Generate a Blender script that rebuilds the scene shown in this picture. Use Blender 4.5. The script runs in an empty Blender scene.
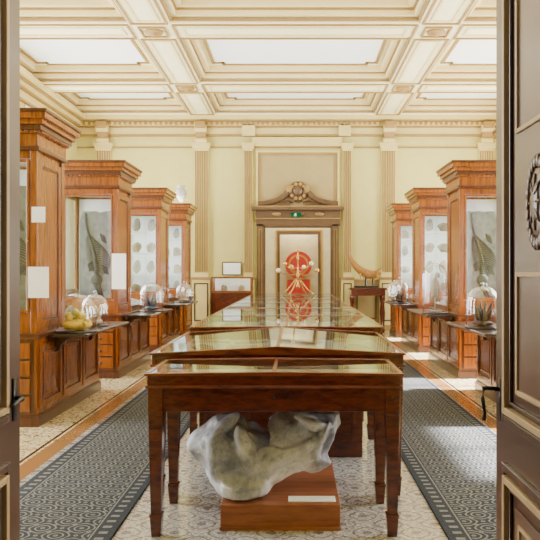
import bpy, bmesh, math, random
from mathutils import Vector, Matrix
random.seed(7)
sc=bpy.context.scene
COL=sc.collection
# ---------------------------------------------------------------- materials
def newmat(name):
    m=bpy.data.materials.new(name); m.use_nodes=True
    nt=m.node_tree; nt.nodes.clear()
    out=nt.nodes.new('ShaderNodeOutputMaterial')
    return m,nt,out
def setc(s,c): s.default_value=(c[0],c[1],c[2],1)
def ramp(nt,fac,stops):
    r=nt.nodes.new('ShaderNodeValToRGB'); nt.links.new(fac,r.inputs[0])
    e=r.color_ramp.elements
    while len(e)<len(stops): e.new(0.5)
    for i,(p,c) in enumerate(stops):
        e[i].position=p; e[i].color=(c[0],c[1],c[2],1)
    return r.outputs[0]
def coords(nt,scale=(1,1,1)):
    t=nt.nodes.new('ShaderNodeTexCoord'); mp=nt.nodes.new('ShaderNodeMapping')
    mp.inputs['Scale'].default_value=scale
    nt.links.new(t.outputs['Object'],mp.inputs[0]); return mp.outputs[0]
def noise(nt,vec,scale,detail=4,rough=.5):
    n=nt.nodes.new('ShaderNodeTexNoise'); nt.links.new(vec,n.inputs['Vector'])
    n.inputs['Scale'].default_value=scale; n.inputs['Detail'].default_value=detail; n.inputs['Roughness'].default_value=rough
    return n.outputs['Fac']
def bump(nt,h,strength,dist=.01):
    b=nt.nodes.new('ShaderNodeBump'); b.inputs['Strength'].default_value=strength; b.inputs['Distance'].default_value=dist
    nt.links.new(h,b.inputs['Height']); return b.outputs[0]
def pbsdf(nt,out,rough=.5,metal=0,coat=0,spec=.5):
    p=nt.nodes.new('ShaderNodeBsdfPrincipled'); p.inputs['Roughness'].default_value=rough; p.inputs['Metallic'].default_value=metal
    p.inputs['Coat Weight'].default_value=coat; p.inputs['Coat Roughness'].default_value=.15
    p.inputs['Specular IOR Level'].default_value=spec
    nt.links.new(p.outputs[0],out.inputs[0]); return p
def wood(name,a,b,rough=.35,scale=(14,14,1.0),coat=.25):
    m,nt,out=newmat(name); p=pbsdf(nt,out,rough,0,coat)
    v=coords(nt,scale); n=noise(nt,v,2.4,6,.65)
    dk=tuple(x*.55 for x in a)
    c=ramp(nt,n,[(.30,dk),(.42,a),(.58,b),(.70,a)])
    nt.links.new(c,p.inputs['Base Color'])
    nt.links.new(bump(nt,n,.15),p.inputs['Normal'])
    return m
def paint(name,c,rough=.6,var=.08,metal=0,coat=0,scale=3,bm=.05):
    m,nt,out=newmat(name); p=pbsdf(nt,out,rough,metal,coat)
    n=noise(nt,coords(nt),scale,4,.6)
    d=[x*(1-var) for x in c]; e=[min(1,x*(1+var)) for x in c]
    nt.links.new(ramp(nt,n,[(.3,d),(.7,e)]),p.inputs['Base Color'])
    if bm: nt.links.new(bump(nt,n,bm),p.inputs['Normal'])
    return m
def glassmat(name,tint=(.95,.98,.97),base=.04,k=.8,rough=.02,pw=4,gc=(1,1,1)):
    m,nt,out=newmat(name)
    t=nt.nodes.new('ShaderNodeBsdfTransparent'); setc(t.inputs[0],tint)
    g=nt.nodes.new('ShaderNodeBsdfGlossy'); g.inputs['Roughness'].default_value=rough; setc(g.inputs[0],gc)
    lw=nt.nodes.new('ShaderNodeLayerWeight'); lw.inputs[0].default_value=.5; q=MX(nt)
    f=q('ADD',q('MULTIPLY',q('POWER',lw.outputs['Facing'],pw),k),base)
    x=nt.nodes.new('ShaderNodeMixShader')
    nt.links.new(f,x.inputs[0]); nt.links.new(t.outputs[0],x.inputs[1]); nt.links.new(g.outputs[0],x.inputs[2])
    nt.links.new(x.outputs[0],out.inputs[0]); return m
def emis(name,c,s):
    m,nt,out=newmat(name); e=nt.nodes.new('ShaderNodeEmission'); setc(e.inputs[0],c); e.inputs[1].default_value=s
    nt.links.new(e.outputs[0],out.inputs[0]); return m
class MX:
    def __init__(s,nt): s.nt=nt
    def __call__(s,op,a,b=None,c=None):
        n=s.nt.nodes.new('ShaderNodeMath'); n.operation=op
        for i,x in enumerate((a,b,c)):
            if x is None: continue
            if isinstance(x,(int,float)): n.inputs[i].default_value=x
            else: s.nt.links.new(x,n.inputs[i])
        return n.outputs[0]
def mixc(nt,f,a,b):
    n=nt.nodes.new('ShaderNodeMix'); n.data_type='RGBA'
    ins=[i for i in n.inputs if i.type=='RGBA']
    nt.links.new(f,n.inputs[0])
    for s,x in zip(ins[:2],(a,b)):
        if isinstance(x,tuple): s.default_value=(x[0],x[1],x[2],1)
        else: nt.links.new(x,s)
    return [o for o in n.outputs if o.type=='RGBA'][0]

M={}
M['cab']=wood('cabinet_oak',(.16,.040,.004),(.28,.082,.008),.26,coat=.4)
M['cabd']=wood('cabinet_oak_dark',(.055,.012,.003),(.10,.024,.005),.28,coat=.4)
M['tab']=wood('mahogany',(.066,.010,.003),(.12,.020,.005),.22,(3,12,12),.4)
M['tabf']=wood('mahogany_light',(.12,.024,.006),(.20,.046,.012),.22,(2,12,12),.5)
M['plinth']=wood('plinth_wood',(.24,.075,.028),(.33,.11,.042),.5,(1.5,12,12),.05)
M['shelf']=wood('dark_walnut',(.016,.006,.003),(.032,.011,.006),.3)
M['door']=paint('door_paint',(.068,.031,.016),.3,.2,coat=.3)
M['doorgold']=paint('door_moulding',(.40,.27,.12),.4,.15)
M['doordark']=paint('door_panel',(.115,.060,.032),.33,.2,coat=.3)
M['wall']=paint('wall_paint',(.54,.475,.150),.75,.05)
M['dado']=paint('dado_paint',(.30,.21,.065),.6,.1)
M['trimc']=paint('cream_moulding',(.62,.50,.18),.6,.05)
M['trimt']=paint('ochre_moulding',(.30,.18,.045),.55,.1)
M['trimb']=paint('brown_outline',(.07,.03,.010),.5,.1)
M['ceil']=paint('ceiling_plaster',(.88,.80,.48),.8,.03)
M['ceilc']=paint('ceiling_moulding',(.76,.63,.30),.7,.03)
M['ceilp']=paint('ceiling_panel',(.97,.97,.94),.8,.02)
M['white']=paint('white_card',(.88,.88,.86),.7,.02)
M['back']=paint('lining_window_white',(.90,.92,.92),.7,.04)
M['winframe']=paint('window_frame_paint',(.75,.70,.55),.5,.04)
M['linen']=paint('case_lining',(.46,.49,.48),.8,.1)
M['brass']=paint('brass',(.42,.22,.05),.3,.15,metal=.8)
M['globe']=paint('ivory_globe',(.70,.60,.38),.35,.05)
M['iron']=paint('black_iron',(.012,.011,.010),.35,.1,metal=.5)
M['slab']=paint('slate_fossil',(.26,.27,.28),.7,.35,scale=9,bm=.5)
M['slabd']=paint('dark_bone',(.055,.058,.065),.6,.35,scale=12,bm=.4)
M['slabl']=paint('pale_bone',(.40,.38,.32),.7,.25,scale=12,bm=.5)
M['bone']=paint('cream_bone',(.42,.34,.22),.6,.3,scale=14,bm=.3)
M['coral']=paint('yellow_coral',(.70,.50,.04),.7,.3,scale=20,bm=.6)
M['coralg']=paint('green_coral',(.26,.30,.05),.7,.3,scale=20,bm=.6)
M['blue']=paint('bluish_mineral',(.05,.075,.11),.45,.4,scale=20,bm=.6)
M['darkspec']=paint('dark_specimen',(.06,.035,.02),.6,.4,scale=20,bm=.6)
M['red']=paint('red_panel',(.50,.022,.010),.5,.08)
M['gold']=paint('gilt',(.55,.31,.06),.35,.15,metal=.4)
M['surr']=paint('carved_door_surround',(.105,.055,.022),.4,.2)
M['surrl']=paint('carved_door_tan',(.30,.18,.05),.4,.15)  # paler tan for the surround's mouldings and raised carving
M['green']=emis('exit_green',(.01,.22,.07),.8)
M['glass']=glassmat('cabinet_glass',base=.07,k=.7)
M['tglass']=glassmat('table_glass',(.84,.90,.90),.12,.80,.03,3,(.80,.93,1.0))
M['dome']=glassmat('dome_glass',(.98,.99,1.0),.10,.9,.03,2.2)
def rockmat():
    m,nt,out=newmat('fossil_rock'); p=pbsdf(nt,out,.40)
    v=coords(nt); n=noise(nt,v,2.3,6,.58); n2=noise(nt,v,30,5,.7)
    c=ramp(nt,n,[(.34,(.075,.075,.09)),(.42,(.26,.265,.30)),(.50,(.56,.57,.62)),(.62,(.84,.85,.90))])
    c2=ramp(nt,n2,[(.34,(.7,.7,.7)),(.5,(1,1,1))])
    mm=nt.nodes.new('ShaderNodeMix'); mm.data_type='RGBA'; mm.blend_type='MULTIPLY'; mm.inputs[0].default_value=1
    ins=[i for i in mm.inputs if i.type=='RGBA']; nt.links.new(c,ins[0]); nt.links.new(c2,ins[1])
    nt.links.new([o for o in mm.outputs if o.type=='RGBA'][0],p.inputs['Base Color'])
    nt.links.new(bump(nt,n2,.5,.02),p.inputs['Normal']); return m
M['rock']=rockmat()
def floormat():
    m,nt,out=newmat('mosaic_floor'); p=pbsdf(nt,out,.20,0,.35)
    tc=nt.nodes.new('ShaderNodeTexCoord'); v=tc.outputs['Object']
    sx=nt.nodes.new('ShaderNodeSeparateXYZ'); nt.links.new(v,sx.inputs[0])
    X,Y=sx.outputs[0],sx.outputs[1]; q=MX(nt)
    vo=nt.nodes.new('ShaderNodeTexVoronoi'); nt.links.new(v,vo.inputs['Vector']); vo.inputs['Scale'].default_value=46
    sp=nt.nodes.new('ShaderNodeSeparateXYZ'); nt.links.new(vo.outputs['Color'],sp.inputs[0])
    speck=ramp(nt,sp.outputs[0],[(.0,(.84,.73,.46)),(.5,(.70,.55,.29)),(.72,(.44,.29,.13)),(.86,(.16,.11,.07)),(.93,(.86,.80,.64))])
    vo2=nt.nodes.new('ShaderNodeTexVoronoi'); nt.links.new(v,vo2.inputs['Vector']); vo2.inputs['Scale'].default_value=85
    sp2=nt.nodes.new('ShaderNodeSeparateXYZ'); nt.links.new(vo2.outputs['Color'],sp2.inputs[0])
    grey=ramp(nt,sp2.outputs[1],[(.0,(.50,.50,.50)),(.55,(.38,.38,.38)),(.80,(.18,.155,.16)),(.92,(.62,.61,.59))])
    kk=2*math.pi*3.6
    cx=q('COSINE',q('MULTIPLY',X,kk)); cy=q('COSINE',q('MULTIPLY',Y,kk))
    s=q('ABSOLUTE',q('ADD',cx,cy)); l1=q('LESS_THAN',q('ABSOLUTE',q('SUBTRACT',s,.75)),.16); l2_=q('GREATER_THAN',s,1.8)
    ln=q('MULTIPLY',q('MAXIMUM',l1,l2_),.62)
    grey=mixc(nt,ln,grey,(.10,.065,.08))
    ax=q('ABSOLUTE',q('ADD',X,.05))
    side=q('GREATER_THAN',ax,1.92)
    col=mixc(nt,side,grey,speck)
    band=q('MULTIPLY',q('GREATER_THAN',ax,1.92),q('LESS_THAN',ax,2.08))
    col=mixc(nt,band,col,(.33,.165,.06))
    l2=q('LESS_THAN',q('ABSOLUTE',q('SUBTRACT',ax,2.12)),.015)
    col=mixc(nt,l2,col,(.05,.03,.02))
    nt.links.new(col,p.inputs['Base Color'])
    return m
M['floor']=floormat()
def rugmat(w):
    m,nt,out=newmat('patterned_carpet'); p=pbsdf(nt,out,.85,0,0,.25)
    tc=nt.nodes.new('ShaderNodeTexCoord'); v=tc.outputs['Object']
    sx=nt.nodes.new('ShaderNodeSeparateXYZ'); nt.links.new(v,sx.inputs[0])
    X,Y=sx.outputs[0],sx.outputs[1]; q=MX(nt); k=math.pi*2
    def lat(f,c,t):
        a=q('COSINE',q('MULTIPLY',X,k*f)); b=q('COSINE',q('MULTIPLY',Y,k*f))
        s=q('ABSOLUTE',q('ADD',a,b)); return q('LESS_THAN',q('ABSOLUTE',q('SUBTRACT',s,c)),t)
    a=q('MAXIMUM',lat(4.4,.5,.14),lat(4.4,1.4,.13))
    a=q('MAXIMUM',a,lat(8.8,1.85,.12))
    ax=q('ABSOLUTE',X)
    inner=q('LESS_THAN',ax,w/2-.13)
    bx=q('LESS_THAN',q('ABSOLUTE',q('SUBTRACT',ax,w/2-.065)),.026)
    dots=q('GREATER_THAN',q('SINE',q('MULTIPLY',Y,k*11)),.4)
    bord=q('MULTIPLY',bx,dots)
    lines=q('LESS_THAN',q('ABSOLUTE',q('SUBTRACT',ax,w/2-.118)),.005)
    f=q('MAXIMUM',q('MAXIMUM',q('MULTIPLY',a,inner),bord),lines)
    n=noise(nt,v,60,2)
    dark=ramp(nt,n,[(.3,(.016,.020,.030)),(.7,(.034,.040,.056))])
    lite=ramp(nt,n,[(.3,(.145,.148,.138)),(.7,(.23,.23,.205))])
    nt.links.new(mixc(nt,f,dark,lite),p.inputs['Base Color']); return m
# ---------------------------------------------------------------- mesh builder
class MB:
    def __init__(s): s.v=[]; s.f=[]; s.mi=[]; s.m=0
    def add(s,vs,fs):
        o=len(s.v); s.v+= [tuple(v) for v in vs]
        for f in fs: s.f.append([i+o for i in f]); s.mi.append(s.m)
    def box(s,x0,x1,y0,y1,z0,z1):
        s.add([(x0,y0,z0),(x1,y0,z0),(x1,y1,z0),(x0,y1,z0),(x0,y0,z1),(x1,y0,z1),(x1,y1,z1),(x0,y1,z1)],
              [(0,3,2,1),(4,5,6,7),(0,1,5,4),(1,2,6,5),(2,3,7,6),(3,0,4,7)]); return s
    def taper(s,cx,cy,z0,z1,a0,a1):
        vs=[(cx+sx*a,cy+sy*a,z) for z,a in ((z0,a0),(z1,a1)) for sx,sy in ((-1,-1),(1,-1),(1,1),(-1,1))]
        s.add(vs,[(0,3,2,1),(4,5,6,7),(0,1,5,4),(1,2,6,5),(2,3,7,6),(3,0,4,7)]); return s
    def prism(s,poly,plane,a0,a1):
        n=len(poly)
        def P(u,v,a): return {'xz':(u,a,v),'yz':(a,u,v),'xy':(u,v,a)}[plane]
        vs=[P(u,v,a0) for u,v in poly]+[P(u,v,a1) for u,v in poly]
        fs=[tuple(range(n)),tuple(range(2*n-1,n-1,-1))]+[(i,(i+1)%n,n+(i+1)%n,n+i) for i in range(n)]
        s.add(vs,fs); return s
    def frame(s,plane,u0,u1,v0,v1,w,a0,a1):
        def B(p0,p1,q0,q1):
            if plane=='xz': s.box(p0,p1,a0,a1,q0,q1)
            elif plane=='yz': s.box(a0,a1,p0,p1,q0,q1)
            else: s.box(p0,p1,q0,q1,a0,a1)
        B(u0,u0+w,v0,v1); B(u1-w,u1,v0,v1); B(u0+w,u1-w,v0,v0+w); B(u0+w,u1-w,v1-w,v1); return s
    def lathe(s,c,prof,n=24,axis='z'):
        vs=[];fs=[]
        for r,z in prof:
            r=max(r,1e-4)
            for i in range(n):
                a=2*math.pi*i/n; p=(r*math.cos(a),r*math.sin(a),z)
                if axis=='y': p=(p[0],p[2],p[1])
                if axis=='x': p=(p[2],p[0],p[1])
                vs.append((c[0]+p[0],c[1]+p[1],c[2]+p[2]))
        for j in range(len(prof)-1):
            for i in range(n): fs.append((j*n+i,j*n+(i+1)%n,(j+1)*n+(i+1)%n,(j+1)*n+i))
        fs.append(tuple(range(n-1,-1,-1))); fs.append(tuple(range((len(prof)-1)*n,len(prof)*n)))
        s.add(vs,fs); return s
    def ell(s,c,r,n=16,rot=0):
        vs=[];fs=[];h=n//2
        for j in range(1,h):
            t=math.pi*j/h
            for i in range(n):
                a=2*math.pi*i/n
                x,y,z=r[0]*math.sin(t)*math.cos(a),r[1]*math.sin(t)*math.sin(a),r[2]*math.cos(t)
                x,z=x*math.cos(rot)-z*math.sin(rot),x*math.sin(rot)+z*math.cos(rot)
                vs.append((c[0]+x,c[1]+y,c[2]+z))
        tz=(-r[2]*math.sin(rot),r[2]*math.cos(rot))
        vs.append((c[0]+tz[0],c[1],c[2]+tz[1])); vs.append((c[0]-tz[0],c[1],c[2]-tz[1]))
        for j in range(h-2):
            for i in range(n): fs.append((j*n+i,(j+1)*n+i,(j+1)*n+(i+1)%n,j*n+(i+1)%n))
        T=len(vs)-2
        for i in range(n):
            fs.append((T,i,(i+1)%n)); fs.append((T+1,(h-2)*n+(i+1)%n,(h-2)*n+i))
        s.add(vs,fs); return s
    def tube(s,pts,rad,n=10):
        pts=[Vector(p) for p in pts]; vs=[];fs=[]
        if not isinstance(rad,(list,tuple)): rad=[rad]*len(pts)
        up=Vector((.13,.21,1)).normalized()
        for i,p in enumerate(pts):
            t=(pts[min(i+1,len(pts)-1)]-pts[max(i-1,0)]).normalized()
            u=t.cross(up)
            if u.length<.05: u=t.cross(Vector((1,0,0)))
            u.normalize(); w=t.cross(u)
            for k in range(n):
                a=2*math.pi*k/n; vs.append(p+rad[i]*(math.cos(a)*u+math.sin(a)*w))
        for j in range(len(pts)-1):
            for k in range(n): fs.append((j*n+k,j*n+(k+1)%n,(j+1)*n+(k+1)%n,(j+1)*n+k))
        fs.append(tuple(range(n-1,-1,-1))); fs.append(tuple(range((len(pts)-1)*n,len(pts)*n)))
        s.add(vs,fs); return s
    def make(s,name,mats,parent=None,mir=1,bev=0,smooth=False,loc=(0,0,0),remesh=0,disp=0):
        me=bpy.data.meshes.new(name)
        me.from_pydata([(mir*x,y,z) for x,y,z in s.v],[],s.f)
        if not isinstance(mats,(list,tuple)): mats=[mats]
        for m in mats: me.materials.append(M[m] if isinstance(m,str) else m)
        me.polygons.foreach_set('material_index',s.mi)
        bm=bmesh.new(); bm.from_mesh(me); bmesh.ops.recalc_face_normals(bm,faces=bm.faces); bm.to_mesh(me); bm.free()
        if smooth: me.polygons.foreach_set('use_smooth',[True]*len(me.polygons))
        o=bpy.data.objects.new(name,me); COL.objects.link(o); o.location=loc
        if parent: o.parent=parent
        if bev:
            b=o.modifiers.new('bev','BEVEL'); b.width=bev; b.segments=2; b.limit_method='ANGLE'; b.angle_limit=.7
        if remesh:
            r=o.modifiers.new('re','REMESH'); r.mode='VOXEL'; r.voxel_size=remesh; r.use_smooth_shade=True
            q=o.modifiers.new('sm','SMOOTH'); q.iterations=4; q.factor=.6
            if disp:
                t=bpy.data.textures.new('lumps','CLOUDS'); t.noise_scale=.17; t.noise_depth=1
                d=o.modifiers.new('d','DISPLACE'); d.texture=t; d.strength=disp; d.mid_level=.55; d.texture_coords='LOCAL'
                t=bpy.data.textures.new('facets','VORONOI'); t.noise_scale=.20
                d=o.modifiers.new('d1','DISPLACE'); d.texture=t; d.strength=disp*.5; d.mid_level=.4; d.texture_coords='LOCAL'
                t=bpy.data.textures.new('n','CLOUDS'); t.noise_scale=.045; t.noise_depth=2
                d=o.modifiers.new('d2','DISPLACE'); d.texture=t; d.strength=disp*.14; d.mid_level=.5; d.texture_coords='LOCAL'
        return o
def meta(o,label,cat,group=None,kind=None):
    o['label']=label; o['category']=cat
    if group: o['group']=group
    if kind: o['kind']=kind
    return o
def thing(name,label,cat,loc=(0,0,0),group=None):
    e=bpy.data.objects.new(name,None); e.empty_display_size=.1; COL.objects.link(e); e.location=loc
    return meta(e,label,cat,group)
def struct(mb,name,mats,label,cat,bev=0,smooth=False):
    return meta(mb.make(name,mats,bev=bev,smooth=smooth),label,cat,kind='structure')
TR=[0]
def trim(mb,mats,label,bev=0,smooth=False):
    TR[0]+=1
    return struct(mb,'trim_%d'%TR[0],mats,label,'moulding',bev,smooth)
# ---------------------------------------------------------------- room shell
WX=5.6; Y0=1.72; YF=18.0; ZC=5.78; ZB=5.47
b=MB(); b.box(-WX-.4,WX+.4,-2,24.4,-.1,0); struct(b,'floor','floor','cream and brown speckled mosaic museum floor with ochre bands','floor')
b=MB(); b.box(-WX-.4,WX+.4,Y0-.4,YF+.3,ZC,ZC+.15); struct(b,'ceiling','ceil','cream plaster coffered ceiling','ceiling')
def wallopen(axis,a0,a1,p0,p1,z1,ops):
    b=MB()
    def B(s,e,zb,zt):
        if e-s<1e-4 or zt-zb<1e-4: return
        if axis=='x': b.box(a0,a1,s,e,zb,zt)
        else: b.box(s,e,a0,a1,zb,zt)
    cur=p0
    for s,e,zb,zt in ops:
        B(cur,s,0,z1); B(s,e,0,zb); B(s,e,zt,z1); cur=e
    B(cur,p1,0,z1); return b
WIN=[(5.1,7.0),(8.3,10.4),(11.5,13.6),(14.6,16.6)]
ops=[(a,c,.7,4.9) for a,c in WIN]
struct(wallopen('x',-WX-.4,-WX,Y0-.4,YF+.3,ZC,ops),'wall_left','wall','pale yellow painted plaster wall with tall windows','wall')
struct(wallopen('x',WX,WX+.4,Y0-.4,YF+.3,ZC,ops),'wall_right','wall','pale yellow painted plaster wall with tall windows','wall')
DX0,DX1,DZ=-.80,.95,2.68
struct(wallopen('y',YF,YF+.3,-WX,WX,ZC,[(DX0,DX1,0,DZ)]),'wall_back','wall','pale yellow end wall with a central doorway','wall')
struct(wallopen('y',1.3,Y0,-WX-.4,WX+.4,ZC,[(-1.06,.815,0,3.1)]),'wall_front','wall','entrance wall with double doorway','wall')
n=0
for sgn in (-1,1):
    for a,c in WIN:
        n+=1; x=sgn*(WX+.15)
        b=MB(); b.frame('yz',a,c,.7,4.9,.07,x-.05,x+.05)
        b.box(x-.03,x+.03,(a+c)/2-.03,(a+c)/2+.03,.77,4.83)
        for z in (1.95,3.2): b.box(x-.025,x+.025,a+.05,c-.05,z-.02,z+.02)
        b.frame('yz',a-.12,c+.12,.58,4.97,.12,sgn*WX-.03,sgn*WX+.03)
        struct(b,'window_%d'%n,'winframe','tall cream-framed multi-pane museum window','window',bev=.006)
# ceiling beams and coffers
BX=2.33; HW=.33; XB=[(-WX,-BX-HW),(-BX+HW,BX-HW),(BX+HW,WX)]
YB=[(4.6,7.42),(8.18,11.17),(11.93,14.72),(15.48,17.6)]
b=MB()
for s in (-1,1):
    b.box(s*BX-HW,s*BX+HW,Y0,YF,ZB,ZC)
for y0,y1 in ((Y0,4.6),(7.42,8.18),(11.17,11.93),(14.72,15.48),(17.6,18.0)):
    for x0,x1 in XB: b.box(x0,x1,y0,y1,ZB,ZC)
trim(b,'ceil','cream plaster ceiling beams crossing in a grid',bev=.01)
b=MB(); b.m=0
for s in (-1,1):
    for y0,y1 in YB:
        b.frame('xy',s*BX-HW+.03,s*BX+HW-.03,y0-.02,y1+.02,.035,ZB-.025,ZB)
        b.m=1; b.frame('xy',s*BX-.19,s*BX+.19,y0+.08,y1-.08,.04,ZB-.02,ZB); b.m=0
for y0,y1 in ((7.42,8.18),(11.17,11.93),(14.72,15.48)):
    for x0,x1 in XB:
        b.frame('xy',x0+.02,x1-.02,y0+.04,y1-.04,.035,ZB-.025,ZB)
        b.m=1; b.frame('xy',x0+.15,x1-.15,y0+.18,y1-.18,.04,ZB-.02,ZB); b.m=0
    for s in (-1,1):
        b.frame('xy',s*BX-.22,s*BX+.22,y0+.14,y1-.14,.03,ZB-.03,ZB)
        b.lathe((s*BX,(y0+y1)/2,ZB),[(.15,0),(.15,-.03),(.1,-.045),(.05,-.07),(.0,-.08)],20)
trim(b,['trimt','ceilc'],'ochre outline mouldings under the ceiling beams')
for y0,y1 in YB:
    for x0,x1 in XB:
        b=MB(); b.m=0
        b.frame('xy',x0,x1,y0,y1,.04,5.50,5.54)
        b.m=1; b.frame('xy',x0,x1,y0,y1,.11,5.56,5.64)
        b.m=0; b.frame('xy',x0,x1,y0,y1,.14,5.64,5.67)
        b.m=1; b.frame('xy',x0,x1,y0,y1,.22,5.67,ZC)
        c=.20; i=.33; w=.045
        b.m=0
        X0,X1,Ya,Yb=x0+i,x1-i,y0+i,y1-i
        A=[(X0+c,Ya),(X1-c,Ya),(X1-c,Ya+c*.6),(X1,Ya+c*.6),(X1,Yb-c*.6),(X1-c,Yb-c*.6),(X1-c,Yb),(X0+c,Yb),(X0+c,Yb-c*.6),(X0,Yb-c*.6),(X0,Ya+c*.6),(X0+c,Ya+c*.6)]
        for j in range(12):
            p,q=A[j],A[(j+1)%12]
            b.box(min(p[0],q[0])-w/2,max(p[0],q[0])+w/2,min(p[1],q[1])-w/2,max(p[1],q[1])+w/2,ZC-.03,ZC)
        b.m=2; b.box(X0+c+.05,X1-c-.05,Ya+.05,Yb-.05,ZC-.010,ZC); b.box(X0+.05,X0+c+.05,Ya+c*.6+.05,Yb-c*.6-.05,ZC-.01,ZC); b.box(X1-c-.05,X1-.05,Ya+c*.6+.05,Yb-c*.6-.05,ZC-.01,ZC)
        trim(b,['trimt','ceilc','ceilp'],'stepped cream and ochre coffer moulding with white centre panel')
# cornice
b=MB()
for z0,z1,d,m in ((4.98,5.03,.08,1),(5.03,5.2,.05,0),(5.2,5.24,.1,1),(5.24,5.33,.16,0),(5.33,5.37,.22,1),(5.37,5.47,.3,0)):
    b.m=m
    b.box(-WX,WX,YF-d,YF,z0,z1)
    b.box(-WX,-WX+d,Y0,YF-d,z0,z1); b.box(WX-d,WX,Y0,YF-d,z0,z1)
b.m=1
x=-WX+.2
while x<WX-.2:
    b.box(x,x+.06,YF-.2,YF-.05,5.25,5.32); x+=.13
for x0,x1 in ((-1.35,-1.02),(1.12,1.42)):
    b.m=0; b.box(x0,x1,YF-.16,YF,4.98,5.28)
b.m=1; b.box(-WX,WX,YF-.03,YF,4.68,4.72)
b.m=0; b.box(-1.1,1.2,YF-.1,YF,4.72,4.95)
trim(b,['trimc','trimt'],'cream and ochre stepped cornice with dentils',bev=.004)
def pilaster(cx,w,fl):
    b=MB(); b.m=0
    b.box(cx-w/2,cx+w/2,YF-.07,YF,1.35,4.75)
    b.m=1
    n=fl; g=w/(n+1)
    for i in range(n+1):
        b.box(cx-w/2+g*i+g*.3,cx-w/2+g*i+g*.7,YF-.10,YF-.07,1.5,4.6)
    b.m=0
    for k,(z0,z1) in enumerate(((4.6,4.66),(4.66,4.74),(4.74,4.8))): b.box(cx-w/2-.02*k-.02,cx+w/2+.02*k+.02,YF-.11-.02*k,YF,z0,z1)
    if w>.3:
        b.m=1
        b.prism([(YF,4.75),(YF-.12,4.75),(YF-.17,4.85),(YF-.16,4.95),(YF-.26,5.1),(YF-.36,5.2),(YF-.36,5.3),(YF,5.3)],'yz',cx-.13,cx+.13)
        b.m=0; b.lathe((cx-.15,YF-.2,5.15),[(.1,0),(.1,.3)],16,'x'); b.lathe((cx-.15,YF-.14,4.86),[(.06,0),(.06,.3)],16,'x')
    b.m=0; b.box(cx-w/2-.05,cx+w/2+.05,YF-.13,YF,0,1.35)
    b.m=2; b.frame('xz',cx-w/2+.0,cx+w/2-.0,.25,1.22,.03,YF-.145,YF-.13)
    b.m=1; b.box(cx-w/2-.07,cx+w/2+.07,YF-.15,YF,1.3,1.37); b.box(cx-w/2-.07,cx+w/2+.07,YF-.15,YF,0,.15)
    trim(b,['trimc','trimt','trimb'],'fluted cream pilaster with scroll bracket and pedestal',bev=.004)
for cx,w,f in ((-2.4,.36,5),(2.4,.36,5),(-1.20,.22,3),(1.34,.22,3),(-4.9,.36,5),(4.9,.36,5)): pilaster(cx,w,f)
b=MB()
for x0,x1 in ((-4.7,-2.63),(-2.17,-1.36),(1.50,2.17),(2.63,4.7)):
    b.m=0; b.box(x0,x1,YF-.03,YF,0,1.25); b.m=1; b.box(x0,x1,YF-.06,YF,1.25,1.31)
    b.m=2; b.frame('xz',x0+.08,x1-.08,.3,1.15,.025,YF-.04,YF-.03)
trim(b,['dado','trimt','trimb'],'tan dado panelling with brown outlines')
for nm,x0,x1,y0,y1 in (('left',-WX,-WX+.03,Y0,YF),('right',WX-.03,WX,Y0,YF)):
    b=MB(); b.box(x0,x1,y0,y1,0,.22); struct(b,'baseboard_'+nm,'cabd','dark wooden baseboard','baseboard')
# door surround at the far end
b=MB(); b.m=0
b.frame('xz',-1.0,1.14,2.7,4.62,.05,YF-.05,YF)
b.m=1; b.frame('xz',-.93,1.07,2.75,4.55,.05,YF-.035,YF)
b.m=2; b.box(-.88,1.02,YF-.012,YF,2.8,4.50)
M['panelt']=paint('tan_panel',(.36,.27,.10),.7,.06)
trim(b,['trimc','trimt','panelt'],'framed tan wall panel above the doorway')
b=MB(); b.m=0
for x0,x1 in ((DX0-.17,DX0),(DX1,DX1+.17)):
    b.box(x0,x1,YF-.1,YF,0,2.72); b.m=1; b.frame('xz',x0+.04,x1-.04,.3,2.6,.02,YF-.12,YF-.1); b.m=0
b.box(DX0,DX0+.03,YF-.06,YF+.3,0,DZ); b.box(DX1-.03,DX1,YF-.06,YF+.3,0,DZ); b.box(DX0,DX1,YF-.06,YF+.3,DZ-.03,DZ)
b.box(DX0-.2,DX1+.2,YF-.1,YF,2.68,2.85)
b.m=1; b.box(DX0-.24,DX1+.24,YF-.14,YF,2.85,2.88); b.m=0
b.box(DX0-.2,DX1+.2,YF-.12,YF,2.88,3.08)
b.box(DX0-.3,DX1+.3,YF-.25,YF,3.08,3.15); b.m=1; b.box(DX0-.26,DX1+.26,YF-.2,YF,3.15,3.19)
cx=(DX0+DX1)/2
for s in (-1,1):
    pts=[]
    for i in range(12):
        t=i/11; a=t*math.pi*.5
        pts.append((cx+s*(1.02-.78*math.sin(a)),YF-.13,3.22+.42*(1-math.cos(a))+.02))
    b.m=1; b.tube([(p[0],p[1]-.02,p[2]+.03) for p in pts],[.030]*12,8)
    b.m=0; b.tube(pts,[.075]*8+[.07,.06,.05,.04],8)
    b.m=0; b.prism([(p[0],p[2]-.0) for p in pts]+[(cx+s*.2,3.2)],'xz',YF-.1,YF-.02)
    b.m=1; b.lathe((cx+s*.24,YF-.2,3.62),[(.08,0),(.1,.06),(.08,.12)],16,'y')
b.m=0; b.lathe((cx,YF-.14,3.56),[(.24,0),(.26,.03),(.26,.1)],24,'y')
for i in range(10):
    a=2*math.pi*(i/10); b.m=1
    b.ell((cx+.19*math.cos(a),YF-.16,3.56+.19*math.sin(a)),(.05,.03,.05),8)
b.m=0; b.ell((cx,YF-.17,3.56),(.12,.07,.13),14)
for s in (-1,1):
    b.tube([(cx+s*.1,YF-.12,3.3),(cx+s*.28,YF-.12,3.36),(cx+s*.45,YF-.12,3.28)],[.05,.045,.02],8)
    b.m=1; b.ell((cx+s*.55,YF-.14,2.98),(.12,.03,.05),10); b.m=0
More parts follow.
